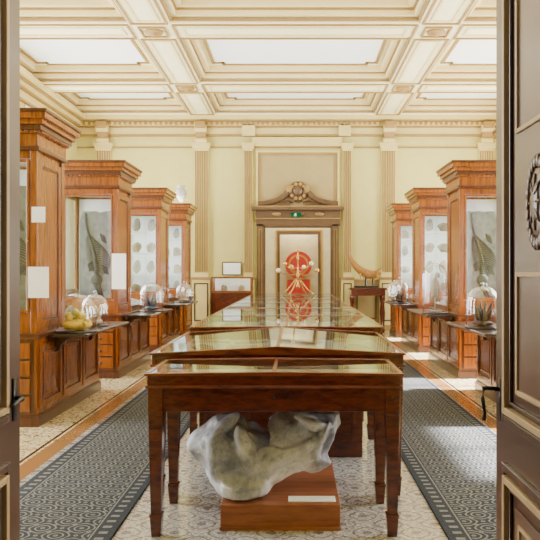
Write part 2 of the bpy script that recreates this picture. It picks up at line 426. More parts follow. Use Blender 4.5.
b.ell((cx,YF-.14,2.98),(.2,.04,.06),12)
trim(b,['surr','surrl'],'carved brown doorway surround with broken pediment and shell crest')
# beyond room
struct(MB().box(-4.4,-4.0,YF+.3,24.4,0,4.2),'wall_annex_left','wall','plain wall of the next room','wall')
struct(MB().box(4.0,4.4,YF+.3,24.4,0,4.2),'wall_annex_right','wall','plain wall of the next room','wall')
M['wall2']=paint('annex_wall',(.62,.52,.28),.7,.1)
struct(wallopen('y',23.2,23.5,-4.0,4.0,4.2,[(-.50,.76,0,2.75)]),'wall_annex_back','wall2','pale ochre wall of the next room with doorway','wall')
struct(MB().box(-4.4,4.4,YF+.3,24.6,4.2,4.3),'ceiling_annex','ceil','cream ceiling of the next room','ceiling')
b=MB(); b.frame('xz',-.58,.84,-.08,2.83,.08,23.1,23.2); b.m=1; b.frame('xz',-.64,.90,0,2.90,.05,23.14,23.2)
trim(b,['surr','gold'],'brown and gilt doorway casing in the next room')
b=MB(); b.box(-4.4,4.4,24.35,24.4,0,4.2); struct(b,'wall_annex_end','wall2','end wall beyond the next doorway','wall')
e=thing('banner','red panel with gilt-ringed red disc standing in next doorway','banner',(.12,24.1,0))
MB().box(-.40,.40,0,.08,0,1.25).make('board','red',e)
b=MB(); b.lathe((0,-.03,1.75),[(.46,0),(.46,.06)],36,'y'); b.make('disc','red',e)
b=MB(); b.lathe((0,-.05,1.75),[(.35,0),(.35,.02)],32,'y'); b.make('ring','gold',e)
b=MB(); b.lathe((0,-.07,1.75),[(.29,0),(.29,.02)],32,'y'); b.make('emblem','red',e)
MB().frame('xz',-.42,.42,.0,1.27,.03,-.02,0).make('gilt_edge','gold',e)
# exit sign
e=thing('exit_sign','small green illuminated exit sign above doorway','sign',(.03,YF-.2,2.90))
MB().box(-.13,.13,0,.05,0,.11).make('housing','green',e)
b=MB(); b.ell((-.02,-.004,.087),(.012,.004,.012),10)
b.tube([(-.02,-.004,.075),(-.03,-.004,.045)],.008,6); b.tube([(-.03,-.004,.045),(.0,-.004,.035),(-.005,-.004,.012)],.005,6)
b.tube([(-.03,-.004,.045),(-.055,-.004,.022)],.005,6); b.tube([(-.05,-.004,.06),(-.02,-.004,.07),(.01,-.004,.055)],.005,6)
b.make('pictogram','white',e)
# lobby
for nm,bx in (('wall_lobby_left',(-2.6,-2.4,-2,1.3,0,3.8)),('wall_lobby_right',(2.4,2.6,-2,1.3,0,3.8)),('wall_lobby_back',(-2.6,2.6,-2.2,-2,0,3.8)),('ceiling_lobby',(-2.6,2.6,-2.2,1.3,3.8,3.9))):
    struct(MB().box(*bx),nm,'dado','plain entrance lobby surface','wall')
# ---------------------------------------------------------------- near doors
def door(name,sgn,xf):
    Ya,Yb=1.74,2.56; T=.055
    e=thing(name,'dark brown panelled door with gilt mouldings, standing open','door',(xf,Ya,0)); e['kind']='structure'
    def par(o): o.parent=e; o.location=(-xf,-Ya,0)
    def X(d0,d1): return sorted((xf-sgn*d0,xf-sgn*d1))
    b=MB(); b.box(*X(-T,0),Ya,Yb,.01,3.05); par(b.make('leaf','door',None,bev=.004))
    b=MB()
    for z0,z1 in ((.20,.84),(.98,2.86)):
        for i,(w,d) in enumerate(((.028,.018),(.024,.026),(.01,.012))):
            y0,y1=Ya+.11+i*.036,Yb-.12-i*.036
            b.m=(0,1,0)[i]; b.frame('yz',y0,y1,z0+i*.036,z1-i*.036,w,*X(0,d))
    b.m=1
    b.frame('yz',Ya+.24,Yb-.27,1.10,1.50,.016,*X(.0,.016)); b.frame('yz',Ya+.24,Yb-.27,1.95,2.72,.016,*X(.0,.016))
    b.frame('yz',Ya+.26,Yb-.29,.36,.68,.014,*X(.0,.014))
    par(b.make('moulding',['door','doorgold'],None,bev=.003))
    b=MB()
    for z0,z1 in ((.32,.72),(1.09,2.75)): b.box(*X(0,.008),Ya+.23,Yb-.24,z0,z1)
    par(b.make('panel','doordark',None,bev=.004))
    b=MB(); yc=2.10; cz=1.71
    for k in range(22):
        a=2*math.pi*k/22; b.ell((xf-sgn*.010,yc+.082*math.cos(a),cz+.125*math.sin(a)),(.007,.014,.022),8)
    b.ell((xf-sgn*.008,yc,cz),(.008,.065,.105),18); b.ell((xf-sgn*.013,yc,cz),(.012,.038,.062),14)
    for k in range(8):
        a=2*math.pi*k/8; b.tube([(xf-sgn*.018,yc+.02*math.cos(a),cz+.03*math.sin(a)),(xf-sgn*.014,yc+.052*math.cos(a),cz+.085*math.sin(a))],[.007,.004],6)
    par(b.make('medallion','doordark',None,smooth=True))
    b=MB(); hy=Yb-.06; b.box(*X(0,.006),hy-.016,hy+.016,.97,1.12)
    if sgn>0: pts=[(xf,hy,1.08),(xf-.03,hy,1.085),(xf-.062,hy,1.085),(xf-.068,hy-.01,1.05),(xf-.062,hy-.02,1.0),(xf-.068,hy-.02,.975)]
    else: pts=[(xf,hy,1.05),(xf+.03,hy,1.05),(xf+.038,hy-.02,1.05),(xf+.036,hy-.06,1.045),(xf+.038,hy-.09,1.04),(xf+.034,hy-.10,1.04)]
    b.tube(pts,[.008,.008,.009,.007,.006,.008],10)
    par(b.make('handle','iron',None,smooth=True))
door('door_1',1,.735); door('door_2',-1,-1.005)
b=MB()
for xs in ((-1.12,-1.06),(.815,.875)):
    b.box(xs[0],xs[1],1.27,1.75,0,3.1)
b.box(-1.12,.875,1.27,1.75,3.1,3.18)
trim(b,'door','dark brown wooden door jambs and head')
# ---------------------------------------------------------------- carpets
def rug(x0,x1,lab):
    w=x1-x0; b=MB(); b.box(-w/2,w/2,0,12.8,0,.012)
    o=b.make('carpet_runner',rugmat(w),loc=((x0+x1)/2,2.7,.001)); meta(o,lab,'carpet',group='carpet runners beside the central cases')
rug(-1.9,-1.03,'long dark grey-blue carpet runner with pale lattice pattern')
rug(.86,1.84,'long dark grey-blue carpet runner with pale lattice pattern')
# ---------------------------------------------------------------- central tables
def specimen_mesh(kind):
    b=MB()
    if kind==0:
        for i in range(7): b.ell((-.12+i*.04,.01*math.sin(i),.015),(.024,.03-.002*i,.016),8)
    elif kind==1:
        b.ell((0,0,.014),(.1,.07,.016),14); b.tube([(-.07,0,.03),(0,.02,.034),(.07,-.01,.03)],.008,6)
        for i in range(5): b.tube([(-.05+i*.025,-.04,.028),(-.04+i*.022,.04,.028)],.004,5)
    else:
        b.tube([(-.13,0,.02),(-.08,.01,.02),(.08,0,.02),(.13,.01,.02)],[.022,.013,.013,.024],8); b.ell((.13,-.015,.02),(.02,.02,.016),8); b.ell((-.13,-.015,.02),(.02,.02,.016),8)
    return b
SP=[]
for k,(mt,lab) in enumerate((('slabl','string of pale fossil vertebrae lying in a glass case'),('darkspec','dark oval fossil plate lying in a glass case'),('bone','cream fossil limb bone lying in a glass case'))):
    o=specimen_mesh(k).make('fossil_specimen',mt,smooth=True); meta(o,lab,'fossil',group='fossils inside the table cases'); SP.append(o)
USED=[False]*3
def put(k,x,y,z,r=0,s=1):
    if not USED[k]: o=SP[k]; USED[k]=True
    else: o=SP[k].copy(); COL.objects.link(o)
    o.location=(x,y,z); o.rotation_euler[2]=r; o.scale=(s,s,s*.8); return o
CARD=[None]
def card(x,y,z,s=1):
    if CARD[0] is None:
        o=MB().box(-.045,.045,-.03,.03,0,.003).make('label_card','white'); CARD[0]=o; meta(o,'small white paper label card','label',group='label cards in the table cases')
    else: o=CARD[0].copy(); COL.objects.link(o)
    o.location=(x,y,z); o.scale=(s,s,1); return o
def casetop(e,x0,x1,y0,y1,z0,ze,h):
    cx=(x0+x1)/2; w=.028
    b=MB(); b.frame('xy',x0,x1,y0,y1,.03,z0,ze)
    b.make('case_side','tab',e,bev=.003)
    MB().box(x0+.03,x1-.03,y0+.03,y1-.03,z0,z0+.004).make('lining','linen',e)
    b=MB()
    for ya,yb in ((y0-.01,y0+w),(y1-w,y1+.01)):
        b.prism([(x0-.015,ze),(x1+.015,ze),(x1+.015,ze+.014),(cx,ze+h+.014),(x0-.015,ze+.014)],'xz',ya,yb)
    b.box(x0-.015,x0+w-.015,y0+w,y1-w,ze,ze+.016); b.box(x1-w+.015,x1+.015,y0+w,y1-w,ze,ze+.016)
    b.box(cx-.012,cx+.012,y0+w,y1-w,ze+h-.006,ze+h+.016)
    b.make('lid_frame','tabf',e,bev=.003)
    b=MB()
    b.add([(x0+.01,y0+.02,ze+.012),(cx,y0+.02,ze+h+.01),(cx,y1-.02,ze+h+.01),(x0+.01,y1-.02,ze+.012)],[(0,1,2,3)])
    b.add([(cx,y0+.02,ze+h+.01),(x1-.01,y0+.02,ze+.012),(x1-.01,y1-.02,ze+.012),(cx,y1-.02,ze+h+.01)],[(0,1,2,3)])
    b.make('glass_lid','tglass',e)
def leg(e,cx,cy,zt,a=.042):
    b=MB(); b.taper(cx,cy,zt*.82,zt,a,a); b.taper(cx,cy,.13,zt*.82,a*.68,a*.98); b.taper(cx,cy,.11,.13,a*.85,a*.85); b.taper(cx,cy,0,.11,a*.62,a*.8)
    b.make('leg','tab',e,bev=.004)
TW=1.45
e=thing('display_table','dark red mahogany display table with shallow glazed top','table',(-.118,3.93,0))
x0,x1,y0,y1=-TW/2,TW/2,0,.68
b=MB(); b.frame('xy',x0+.03,x1-.03,y0+.03,y1-.03,.025,.71,.86); b.box(x0+.03,x1-.03,y0+.03,y1-.03,.838,.852); b.make('apron','tab',e,bev=.003)
b=MB(); b.frame('xy',x0,x1,y0,y1,.05,.845,.862); b.make('moulding','tabf',e,bev=.004)
casetop(e,x0+.01,x1-.01,y0+.01,y1-.01,.862,.915,.010)
for sx in (x0+.055,x1-.055):
    for sy in (y0+.055,y1-.055): leg(e,sx,sy,.845)
b=MB(); b.lathe((0,.028,.79),[(.007,0),(.007,-.003),(.003,-.004)],14,'y'); b.make('keyhole','shelf',e)
for x,y,k in ((-.5,.3,2),(-.15,.25,0),(.2,.3,1),(.5,.32,2)): put(k,-.115+x,3.95+y,.868,random.uniform(-.4,.4))
card(-.115+.06,3.95+.42,.868); card(-.115-.4,4.2-.08,.868)
e=thing('display_table','wide red mahogany display table with low gabled glass lid','table',(-.115,4.66,0))
x0,x1,y0,y1=-.85,.85,0,1.68
b=MB(); b.frame('xy',x0+.03,x1-.03,y0+.03,y1-.03,.025,.72,.88); b.box(x0+.03,x1-.03,y0+.03,y1-.03,.86,.875); b.make('apron','tab',e,bev=.003)
b=MB(); b.frame('xy',x0,x1,y0,y1,.05,.868,.885); b.make('moulding','tabf',e,bev=.004)
casetop(e,x0+.01,x1-.01,y0+.01,y1-.01,.885,.945,.045)
for sx in (x0+.055,x1-.055):
    for sy in (y0+.055,y1-.055): leg(e,sx,sy,.86)
b=MB(); b.box(-.66,.66,1.0,1.55,0,.72); b.make('pedestal','tab',e,bev=.004)
for i in range(3):
    b=MB(); b.frame('xz',-.62+i*.42,-.24+i*.42,.12,.64,.03,.985,1.0); b.make('panel','tab',e,bev=.003)
for i in range(3):
    for j,sx in enumerate((-.6,-.25,.25,.6)):
        put((i+j)%3,-.115+sx,4.66+.35+i*.48,.892,random.uniform(-1,1),1.2)
        if (i+j)%2: card(-.115+sx+.02,4.66+.2+i*.48,.892)
def longcase(y,L):
    e=thing('display_case','long glazed museum table case of red mahogany with cupboard base','display case',(-.08,y,0),'row of table cases down the hall')
    x0,x1=-.88,.88
    b=MB(); b.box(-.7,.7,.02,L-.02,0,.8); b.make('base','tab',e,bev=.003)
    for s in (-1,1):
        for i in range(2):
            ya=.08+i*(L-.16)/2; b=MB()
            b.frame('yz',ya,ya+(L-.16)/2-.06,.12,.72,.04,min(s*.7,s*.715),max(s*.7,s*.715))
            b.make('panel','tab',e,bev=.003)
    b=MB(); b.box(x0+.03,x1-.03,.003,L-.003,.8,.93); b.make('apron','tab',e,bev=.004)
    casetop(e,x0,x1,.017,L-.017,.93,.985,.006)
    for sx in (-.8,.8):
        for ya in (.1,L-.16):
            b=MB(); b.prism([(sx*.875,.8),(sx,.8),(sx,.76),(sx*.9,.6),(sx*.875,.55)],'xz',ya,ya+.06); b.make('bracket','tab',e)
L=1.62
for i in range(6):
    y=6.38+i*(L+.004); longcase(y,L)
    for j in range(3):
        for k,sx in enumerate((-.6,-.22,.22,.6)):
            put((i+j+k)%3,-.08+sx,y+.3+j*.5,.937,random.uniform(-1.5,1.5),1.3)
            if (j+k)%2==0: card(-.08+sx,y+.15+j*.5,.937,1.3)
# ---------------------------------------------------------------- rock on plinth
e=thing('plinth','low reddish wooden plinth under the display table','plinth',(-.085,4.07,0))
MB().box(-.35,.35,0,1.02,0,.145).make('block','plinth',e,bev=.005)
MB().box(-.352,.352,-.012,1.03,.0,.02).make('skirt','plinth',e)
o=MB().box(-.14,.14,-.05,.05,0,.004).make('label_card','white',loc=(.1,4.17,.146)); meta(o,'white paper information card lying on plinth','label')
OUT=[(188,443),(194,432),(206,424),(218,415),(234,413),(245,420),(256,431),(268,435),(276,429),(268,419),(279,412),(300,410),(322,412),(339,413),(341,426),(333,438),(326,449),(330,460),(318,466),(304,468),(290,471),(279,479),(268,491),(254,500),(238,503),(223,496),(214,481),(206,464),(195,456)]
b=MB(); n=len(OUT)
secs=[(.22,.55),(.17,.85),(.08,1.0),(-.02,1.0),(-.12,.92),(-.2,.70),(-.24,.42)]
vs=[]
for dy,sc_ in secs:
    for px,py in OUT:
        if px<250: mx,my=232,457
        elif px>295: mx,my=312,437
        else: mx,my=270,457
        q=max(0,min(1,(py-462)/40)); Yc=4.45-.27*q
        x,y_,z=(px-295)*Yc/700,Yc,1.5-(py-272)*Yc/700
        X_,Z_=(mx-295)*4.45/700,1.5-(my-272)*4.45/700
        vs.append((X_+(x-X_)*sc_,y_+dy*(1-.5*q),max(.165,Z_+(z-Z_)*sc_)))
fs=[tuple(range(n)),tuple(range(len(vs)-1,len(vs)-n-1,-1))]
for j in range(len(secs)-1):
    for i in range(n): fs.append((j*n+i,j*n+(i+1)%n,(j+1)*n+(i+1)%n,(j+1)*n+i))
b.add(vs,fs)
k=4.4/700
def RP(px,py,Y): return ((px-295)*Y/700,Y,1.5-(py-272)*Y/700)
for px,py,Y,rx,ry,rz,rot in ((220,430,4.25,25,12,5,.7),(246,460,4.16,8,12,34,.25),(226,462,4.2,16,14,30,.3),(314,422,4.24,22,14,6,-.25),(290,454,4.2,34,12,7,.5),(322,438,4.22,5,12,20,-.4),(268,464,4.2,14,14,18,-.6)):
    b.ell(RP(px,py,Y),(rx*k,ry*k,rz*k),16,rot)
o=b.make('fossil_bone','rock',remesh=.009,disp=.065); meta(o,'large silver-grey lobed fossil bone resting on plinth','fossil')
# ---------------------------------------------------------------- aisle cabinets
def cabinet(wx,y,m,lab,D=2.3,shelf=True):
    e=thing('museum_cabinet',lab,'cabinet',(wx,y,0),'oak cabinets lining the aisle')
    W=.86
    def mk(b,n,mt='cab',**k): return b.make(n,mt,e,mir=m,**k)
    b=MB(); b.box(-W,0,0,D,.0,.86); b.m=1; b.box(-W-.02,.025,-.02,D+.02,0,.1); b.box(-W-.01,.015,-.01,D+.01,.1,.12); b.box(-.83,-.03,-.004,0,.13,.84); mk(b,'base',['cab','cabd'],bev=.004)  # last dark box backs the drawers, putting the gaps' shade into colour
    np_=3 if D>1.5 else 1
    st=(D-.06)/np_
    for i in range(np_):
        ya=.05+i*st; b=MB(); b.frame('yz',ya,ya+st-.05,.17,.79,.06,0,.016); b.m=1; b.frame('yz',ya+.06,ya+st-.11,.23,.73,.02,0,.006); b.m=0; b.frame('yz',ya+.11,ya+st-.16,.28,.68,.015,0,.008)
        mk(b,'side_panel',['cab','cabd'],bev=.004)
    for i in range(4):
        z=.145+i*.172
        for xa,xb in ((-.80,-.45),(-.41,-.06)):
            d=mk(MB().box(xa,xb,-.022,-.004,z,z+.15),'drawer','cab',bev=.005)
            kb=MB(); kb.lathe(((xa+xb)/2,-.022,z+.075),[(.008,0),(.008,-.01),(.02,-.02),(.016,-.034),(.003,-.037)],10,'y')
            kb.make('knob','shelf',d,mir=m,smooth=True)
    mk(MB().box(-W-.03,.03,-.03,D+.03,.86,.90),'worktop','cabd',bev=.006)
    tw=-.84;tf=0;dp=.82;P=.065
    b=MB()
    for xa,xb in ((tw,tw+P),(tf-P,tf)):
        for ya,yb in ((0,.09),(dp-.09,dp)): b.box(xa,xb,ya,yb,.9,2.68)
    for ya,yb in ((0.01,.07),(dp-.07,dp-.01)):
        b.box(tw+P,tf-P,ya,yb,.9,1.1); b.box(tw+P,tf-P,ya,yb,2.6,2.68)
    b.box(tf-.05,tf-.02,.09,dp-.09,.9,2.68)
    b.frame('yz',.09,dp-.09,.95,2.62,.07,tf-.02,tf-.006)
    b.box(tw+P,tf-P,.07,dp-.07,.9,1.05); b.box(tw+.02,tf-.05,.05,dp-.05,2.62,2.68)
    b.box(tw+.02,tw+.05,.09,dp-.09,.9,1.2); b.frame('yz',.09,dp-.09,1.2,2.62,.05,tw+.02,tw+.05)
    b.m=1; b.frame('yz',.16,dp-.16,1.02,2.55,.02,tf-.021,tf-.012)
    mk(b,'tower_frame',['cab','cabd'],bev=.004)
    dr=MB(); dr.frame('xz',tw+P+.005,tf-P-.005,1.105,2.595,.03,-.005,.03); d=mk(dr,'door','cab',bev=.004)
    hb=MB(); hb.lathe((tf-P-.02,-.005,1.8),[(.006,0),(.011,-.02),(.003,-.03)],10,'y'); hb.make('knob','brass',d,mir=m,smooth=True)
    mk(MB().box(tw+.09,tf-.09,.01,.014,1.13,2.57),'glass_pane','glass'); mk(MB().box(tw+.03,tw+.034,.14,dp-.14,1.25,2.57),'glass_pane','glass')
    mk(MB().box(tw+P,tf-P,dp-.075,dp-.065,1.06,2.6),'backing','back')  # white panel added to imitate bright windows seen through the glass
    mk(MB().box(tf-.056,tf-.051,.08,dp-.08,1.06,2.6),'lining','back')
    b=MB()
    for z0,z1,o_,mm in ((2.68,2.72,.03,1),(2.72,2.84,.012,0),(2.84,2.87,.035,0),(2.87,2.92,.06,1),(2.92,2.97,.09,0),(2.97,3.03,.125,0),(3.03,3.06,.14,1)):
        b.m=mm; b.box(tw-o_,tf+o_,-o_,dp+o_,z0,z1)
    b.m=0
    for i in range(14):
        b.box(tw+.0+i*.062,tw+.035+i*.062,-.055,-.01,2.845,2.87); b.box(tf+.01,tf+.055,.0+i*.06,.035+i*.06,2.845,2.87)
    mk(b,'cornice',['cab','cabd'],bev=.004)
    if not shelf: return e
    prof=[(-.82,.9),(-.04,.9),(-.04,.97),(-.82,1.22)]
    b=MB()
    for ya,yb in ((.86,.89),(D-.05,D-.02)): b.prism(prof,'xz',ya,yb)
    b.box(-.07,-.04,.89,D-.05,.9,.97); b.box(-.82,-.79,.89,D-.05,.9,1.22)
    b.prism([(-.43,1.075),(-.39,1.062),(-.39,1.082),(-.43,1.095)],'xz',.89,D-.05)
    mk(b,'desk_frame','cabd',bev=.003)
    b=MB(); b.prism([(-.81,1.217),(-.05,.972),(-.05,.976),(-.81,1.221)],'xz',.88,D-.03); mk(b,'desk_glass','glass')
    mk(MB().box(-.79,-.07,.89,D-.05,.9,.91),'desk_lining','white')
    b=MB(); b.prism([(0.03,.845),(.40,.845),(.415,.855),(.415,.868),(.40,.875),(0.03,.875)],'xz',.25,D-.1); mk(b,'shelf','shelf',bev=.003)
    for yy in (.5,D-.5):
        b=MB(); b.prism([(.014,.845),(.22,.845),(.20,.82),(.12,.79),(.06,.73),(.05,.68),(.014,.67)],'xz',yy,yy+.04); mk(b,'bracket','cabd',bev=.004)
    return e
LX,RX=-2.5,2.32
CY=[6.78,9.87,13.05,16.0]
LB='tall orange-oak glazed cabinet with heavy cornice and desk case'
for i in range(3):
    cabinet(LX,CY[i],1,LB,2.15); cabinet(RX,CY[i],-1,LB,2.15)
cabinet(LX,CY[3],1,'tall orange-oak glazed cabinet near the end wall',1.0,False)
cabinet(RX,CY[3],-1,'tall orange-oak glazed cabinet near the end wall',1.0,False)
def slab(x,y,w,h,z,lab):
    e=thing('fossil_slab',lab,'fossil',(x,y,z),'fossil slabs in the tall cabinets')
    b=MB(); pts=[]
    rr=random.Random(int(abs(x*100)+y*10))
    for i in range(28):
        a=2*math.pi*i/28; c,s=math.cos(a),math.sin(a)
        k=1/max(abs(c),abs(s)); k*=rr.uniform(.95,1.0)
        pts.append((c*k*w/2,h/2+s*k*h/2))
    b.prism(pts,'xz',0,.04); b.make('slab','slab',e,bev=.006)
    b=MB(); N=34
    sp=[(w*(-.14+.16*math.sin(1.2+t*3.6)),-.014,h*(.30+.66*t)) for t in [i/(N-1) for i in range(N)]]
    for i,p in enumerate(sp):
        f=1-.6*i/N; b.ell(p,(.040*f,.020,.016),8)
        if 2<i<22:
            Lr=w*(.38*math.sin(math.pi*(i-1)/22)+.05)
            b.tube([p,(p[0]+Lr*.5,-.014,p[2]-.005),(p[0]+Lr,-.010,p[2]-.05),(p[0]+Lr*1.05,-.008,p[2]-.10)],[.008,.008,.007,.004],5)
            b.tube([p,(p[0]-Lr*.35,-.013,p[2]-.01),(p[0]-Lr*.55,-.009,p[2]-.055)],[.008,.007,.004],5)
    p=sp[0]
    b.ell((p[0]+.01,-.014,p[2]-.07),(.085,.030,.085),12)
    b.tube([(p[0]-.01,-.014,p[2]-.12),(p[0]+.02,-.014,h*.14),(p[0]+.07,-.012,h*.05)],[.045,.026,.010],8)
    b.tube([(p[0]+.04,-.014,p[2]-.12),(p[0]+.065,-.014,h*.14),(p[0]+.10,-.012,h*.055)],[.028,.018,.008],8)
    for (bx_,bz,dx) in ((.06,.40,.10),(.04,.74,.08),(-.05,.44,-.07)):
        for j in range(5):
            for q in range(4): b.ell((w*bx_+dx*(.6+.45*q*.5)+.006*j,-.012,h*bz-.022*j-.012*q),(.016,.012,.012),6)
    b.make('skeleton','slabd',e,smooth=True)
for (X,s) in ((LX,-1),(RX,1)):
    for i in (0,1):
        slab(X+s*.39,CY[i]+.3,.50,1.34,1.055,'upright grey slate slab with dark marine reptile skeleton')
FR=[]
for k in range(4):
    rr=random.Random(k+3); b=MB(); pts=[]
    w_=(.12,.09,.14,.10)[k]; h_=(.26,.30,.18,.24)[k]; nn=11
    for i in range(nn):
        a=2*math.pi*i/nn; f=rr.uniform(.7,1.0); pts.append((w_*f*math.cos(a),h_/2+h_/2*f*math.sin(a)))
    zm=min(p[1] for p in pts); pts=[(p[0],p[1]-zm) for p in pts]
    b.prism(pts,'xz',0,.04)
    for i in range(5): b.tube([(-w_*.4,-.006,h_*(.2+.1*i)),(0,-.012,h_*(.25+.1*i)),(w_*.45,-.006,h_*(.18+.1*i))],[.004,.010,.004],5)
    o=b.make('fossil_fragment',('bone','slabl','slabl','bone')[k],bev=.008); meta(o,'irregular pale fossil slab fragment standing on a shelf','fossil',group='fossils on cabinet shelves'); FR.append([o,False])
rf=random.Random(5)
def frag(x,y,z,s=1):
    k=rf.randrange(4); o,u=FR[k]
    if u: o=o.copy(); COL.objects.link(o)
    else: FR[k][1]=True
    o.location=(x,y,z+.0); o.scale=(s,)*3; o.rotation_euler=(-.12,0,rf.uniform(-.3,.3))
for (X,s) in ((LX,-1),(RX,1)):
    for i in (2,3):
        for z in (1.45,1.85,2.25):
            o=MB().box(-.33,.33,0,.55,0,.02).make('cabinet_shelf','white',loc=(X+s*.42,CY[i]+.12,z)); meta(o,'white painted shelf inside tall cabinet','shelf',group='white shelves in tall cabinets')
        for z in (1.055,1.472,1.872,2.272):
            frag(X+s*.26,CY[i]+.36,z,1.0); frag(X+s*.55,CY[i]+.40,z,1.05)
def sign(x,y,z,w,h,lab,ax='y'):
    b=MB()
    if ax=='y': b.box(-w/2,w/2,-.006,0,0,h)
    else: b.box(0,.006,-w/2,w/2,0,h)
    meta(b.make('sign_card','white',loc=(x,y,z)),lab,'sign')
sign(LX+.02,CY[0]-.012,1.25,.20,.30,'white information card on the cabinet corner post')
sign(LX+.02,CY[0]-.012,1.98,.13,.15,'small white label on the cabinet corner post')
sign(LX+.02,CY[1]-.012,1.26,.2,.5,'tall white information card on the cabinet corner post')
# ---------------------------------------------------------------- domes
def dome(x,y,r,h,kind,lab):
    z=.8755
    e=thing('glass_dome','clear glass dome on dark wooden base, '+lab,'glass dome',(x,y,z),'glass domes on the side shelves')
    MB().lathe((0,0,0),[(r*1.04,0),(r*1.06,.01),(r*1.0,.022),(0,.022)],28).make('base','shelf',e,smooth=False)
    hb=max(.03,h-r*1.0); prof=[(r*.97,.024),(r*.97,hb)]
    for i in range(1,9):
        a=math.pi/2*i/8; prof.append((r*.97*math.cos(a),hb+(h-hb)*math.sin(a)))
    b=MB(); n=28; vs=[];fs=[]
    for rr,zz in prof:
        for i in range(n):
            a=2*math.pi*i/n; vs.append((max(rr,.001)*math.cos(a),max(rr,.001)*math.sin(a),zz))
    for j in range(len(prof)-1):
        for i in range(n): fs.append((j*n+i,j*n+(i+1)%n,(j+1)*n+(i+1)%n,(j+1)*n+i))
    b.add(vs,fs); b.make('glass_cover','dome',e,smooth=True)
    MB().lathe((0,0,h),[(.008,-.002),(.008,.012),(.018,.024),(.012,.04),(.002,.044)],14).make('knob','dome',e,smooth=True)
    rr=random.Random(int(y*10)); b=MB(); zb=.026
    if kind=='coral':
        for i in range(30):
            a=rr.uniform(0,6.28); q=rr.uniform(0,r*.70); b.m=i%3==0; b.ell((q*math.cos(a),q*math.sin(a),zb+.04+rr.uniform(0,h*.42)*(1-.5*q/r)),(r*.17,r*.17,r*.15),10)
        b.m=0; b.ell((0,0,zb+.05),(r*.8,r*.8,.055),12)
        o=b.make('coral_specimen',['coral','coralg'],loc=(x,y,z),smooth=True); lb='lumpy yellow coral specimen under a glass dome'
    elif kind=='bird':
        b.tube([(0,0,zb),(0,0,zb+h*.35)],.012,8); b.ell((0,0,zb+h*.48),(r*.35,r*.3,h*.2),14); b.ell((.03,-.03,zb+h*.72),(.04,.04,.045),10)
        b.lathe((0,0,zb),[(r*.5,0),(r*.5,.02),(r*.2,.03)],16)
        for i in range(5): b.tube([(0,0,zb+h*.45),(-.08+.04*i,.03,zb+h*.2)],[.03,.01],6)
        o=b.make('mounted_specimen','slabl',loc=(x,y,z),smooth=True); lb='pale mounted specimen on a stand under glass dome'
    else:
        for i in range(11):
            a=i*.8; f=rr.uniform(.7,1.15); b.tube([(0,0,zb+.01),(r*.35*math.cos(a),r*.35*math.sin(a),zb+h*.3*f),(r*.55*math.cos(a),r*.55*math.sin(a),zb+h*.5*f)],[.035,.024,.014],7)
        b.ell((0,0,zb+.03),(r*.6,r*.6,.035),12)
        o=b.make('branching_specimen',{'dark':'darkspec','blue':'blue'}.get(kind,'bone'),loc=(x,y,z),smooth=True); lb='branching coral specimen under a glass dome'
    meta(o,lb,'specimen')
dome(-2.27,7.3,.20,.40,'coral','holding yellow coral')
dome(-2.30,8.05,.15,.37,'bone','holding pale branching coral')
dome(-2.27,11.1,.19,.45,'blue','holding dark bluish branching coral')
dome(-2.27,14.35,.18,.40,'bone','holding pale branching coral')
dome(-2.29,14.9,.15,.36,'dark','holding dark coral')
dome(2.09,7.8,.19,.47,'dark','holding dark branching coral')
dome(2.09,10.45,.19,.76,'bird','holding a pale mounted specimen')
dome(2.09,14.0,.18,.48,'dark','holding dark coral')
dome(2.11,14.9,.15,.42,'bone','holding pale coral')
b=MB(); b.lathe((0,0,0),[(.07,0),(.07,.03),(.03,.06),(.05,.1),(.12,.22),(.13,.3),(.09,.38),(.07,.4),(.1,.43),(.1,.45)],20)
meta(b.make('urn','slabl',smooth=True,loc=(LX-.15,CY[3]+.3,3.061)),'pale stone urn standing on cabinet top','urn')
# ---------------------------------------------------------------- brass apparatus
e=thing('orrery','brass astronomical apparatus with branching arms and globes','instrument',(.06,14.9,1.008))
e.scale=(1.2,1.2,1.2)
b=MB(); b.lathe((0,0,.12),[(.02,0),(.035,.03),(.015,.08),(.018,.2),(.030,.24),(.013,.3),(.013,.5),(.028,.53),(.010,.58),(.012,.62),(.002,.66)],16); b.make('column','brass',e,smooth=True)
for i in range(4):
    a=2*math.pi*i/4-.5; c,s=math.cos(a),math.sin(a)
    MB().tube([(0,0,.30),(.06*c,.06*s,.26),(.20*c,.20*s,.10),(.32*c,.32*s,.012)],[.011,.011,.011,.015],8).make('foot','brass',e,smooth=True)
for i in range(6):
    a=2*math.pi*i/6+.2; c,s=math.cos(a),math.sin(a); zz=.38+.06*(i%3)
    b=MB(); b.tube([(0,0,zz),(.12*c,.12*s,zz-.03),(.24*c,.24*s,zz-.01),(.35*c,.35*s,zz+.03)],[.009,.008,.008,.007],8)
    b.make('arm','brass',e,smooth=True)
    MB().ell((.35*c,.35*s,zz+.06),(.038,.038,.040),12).make('globe','globe' if i%2 else 'gold',e,smooth=True)
MB().ell((0,0,.80),(.035,.035,.035),14).make('globe','gold',e,smooth=True)
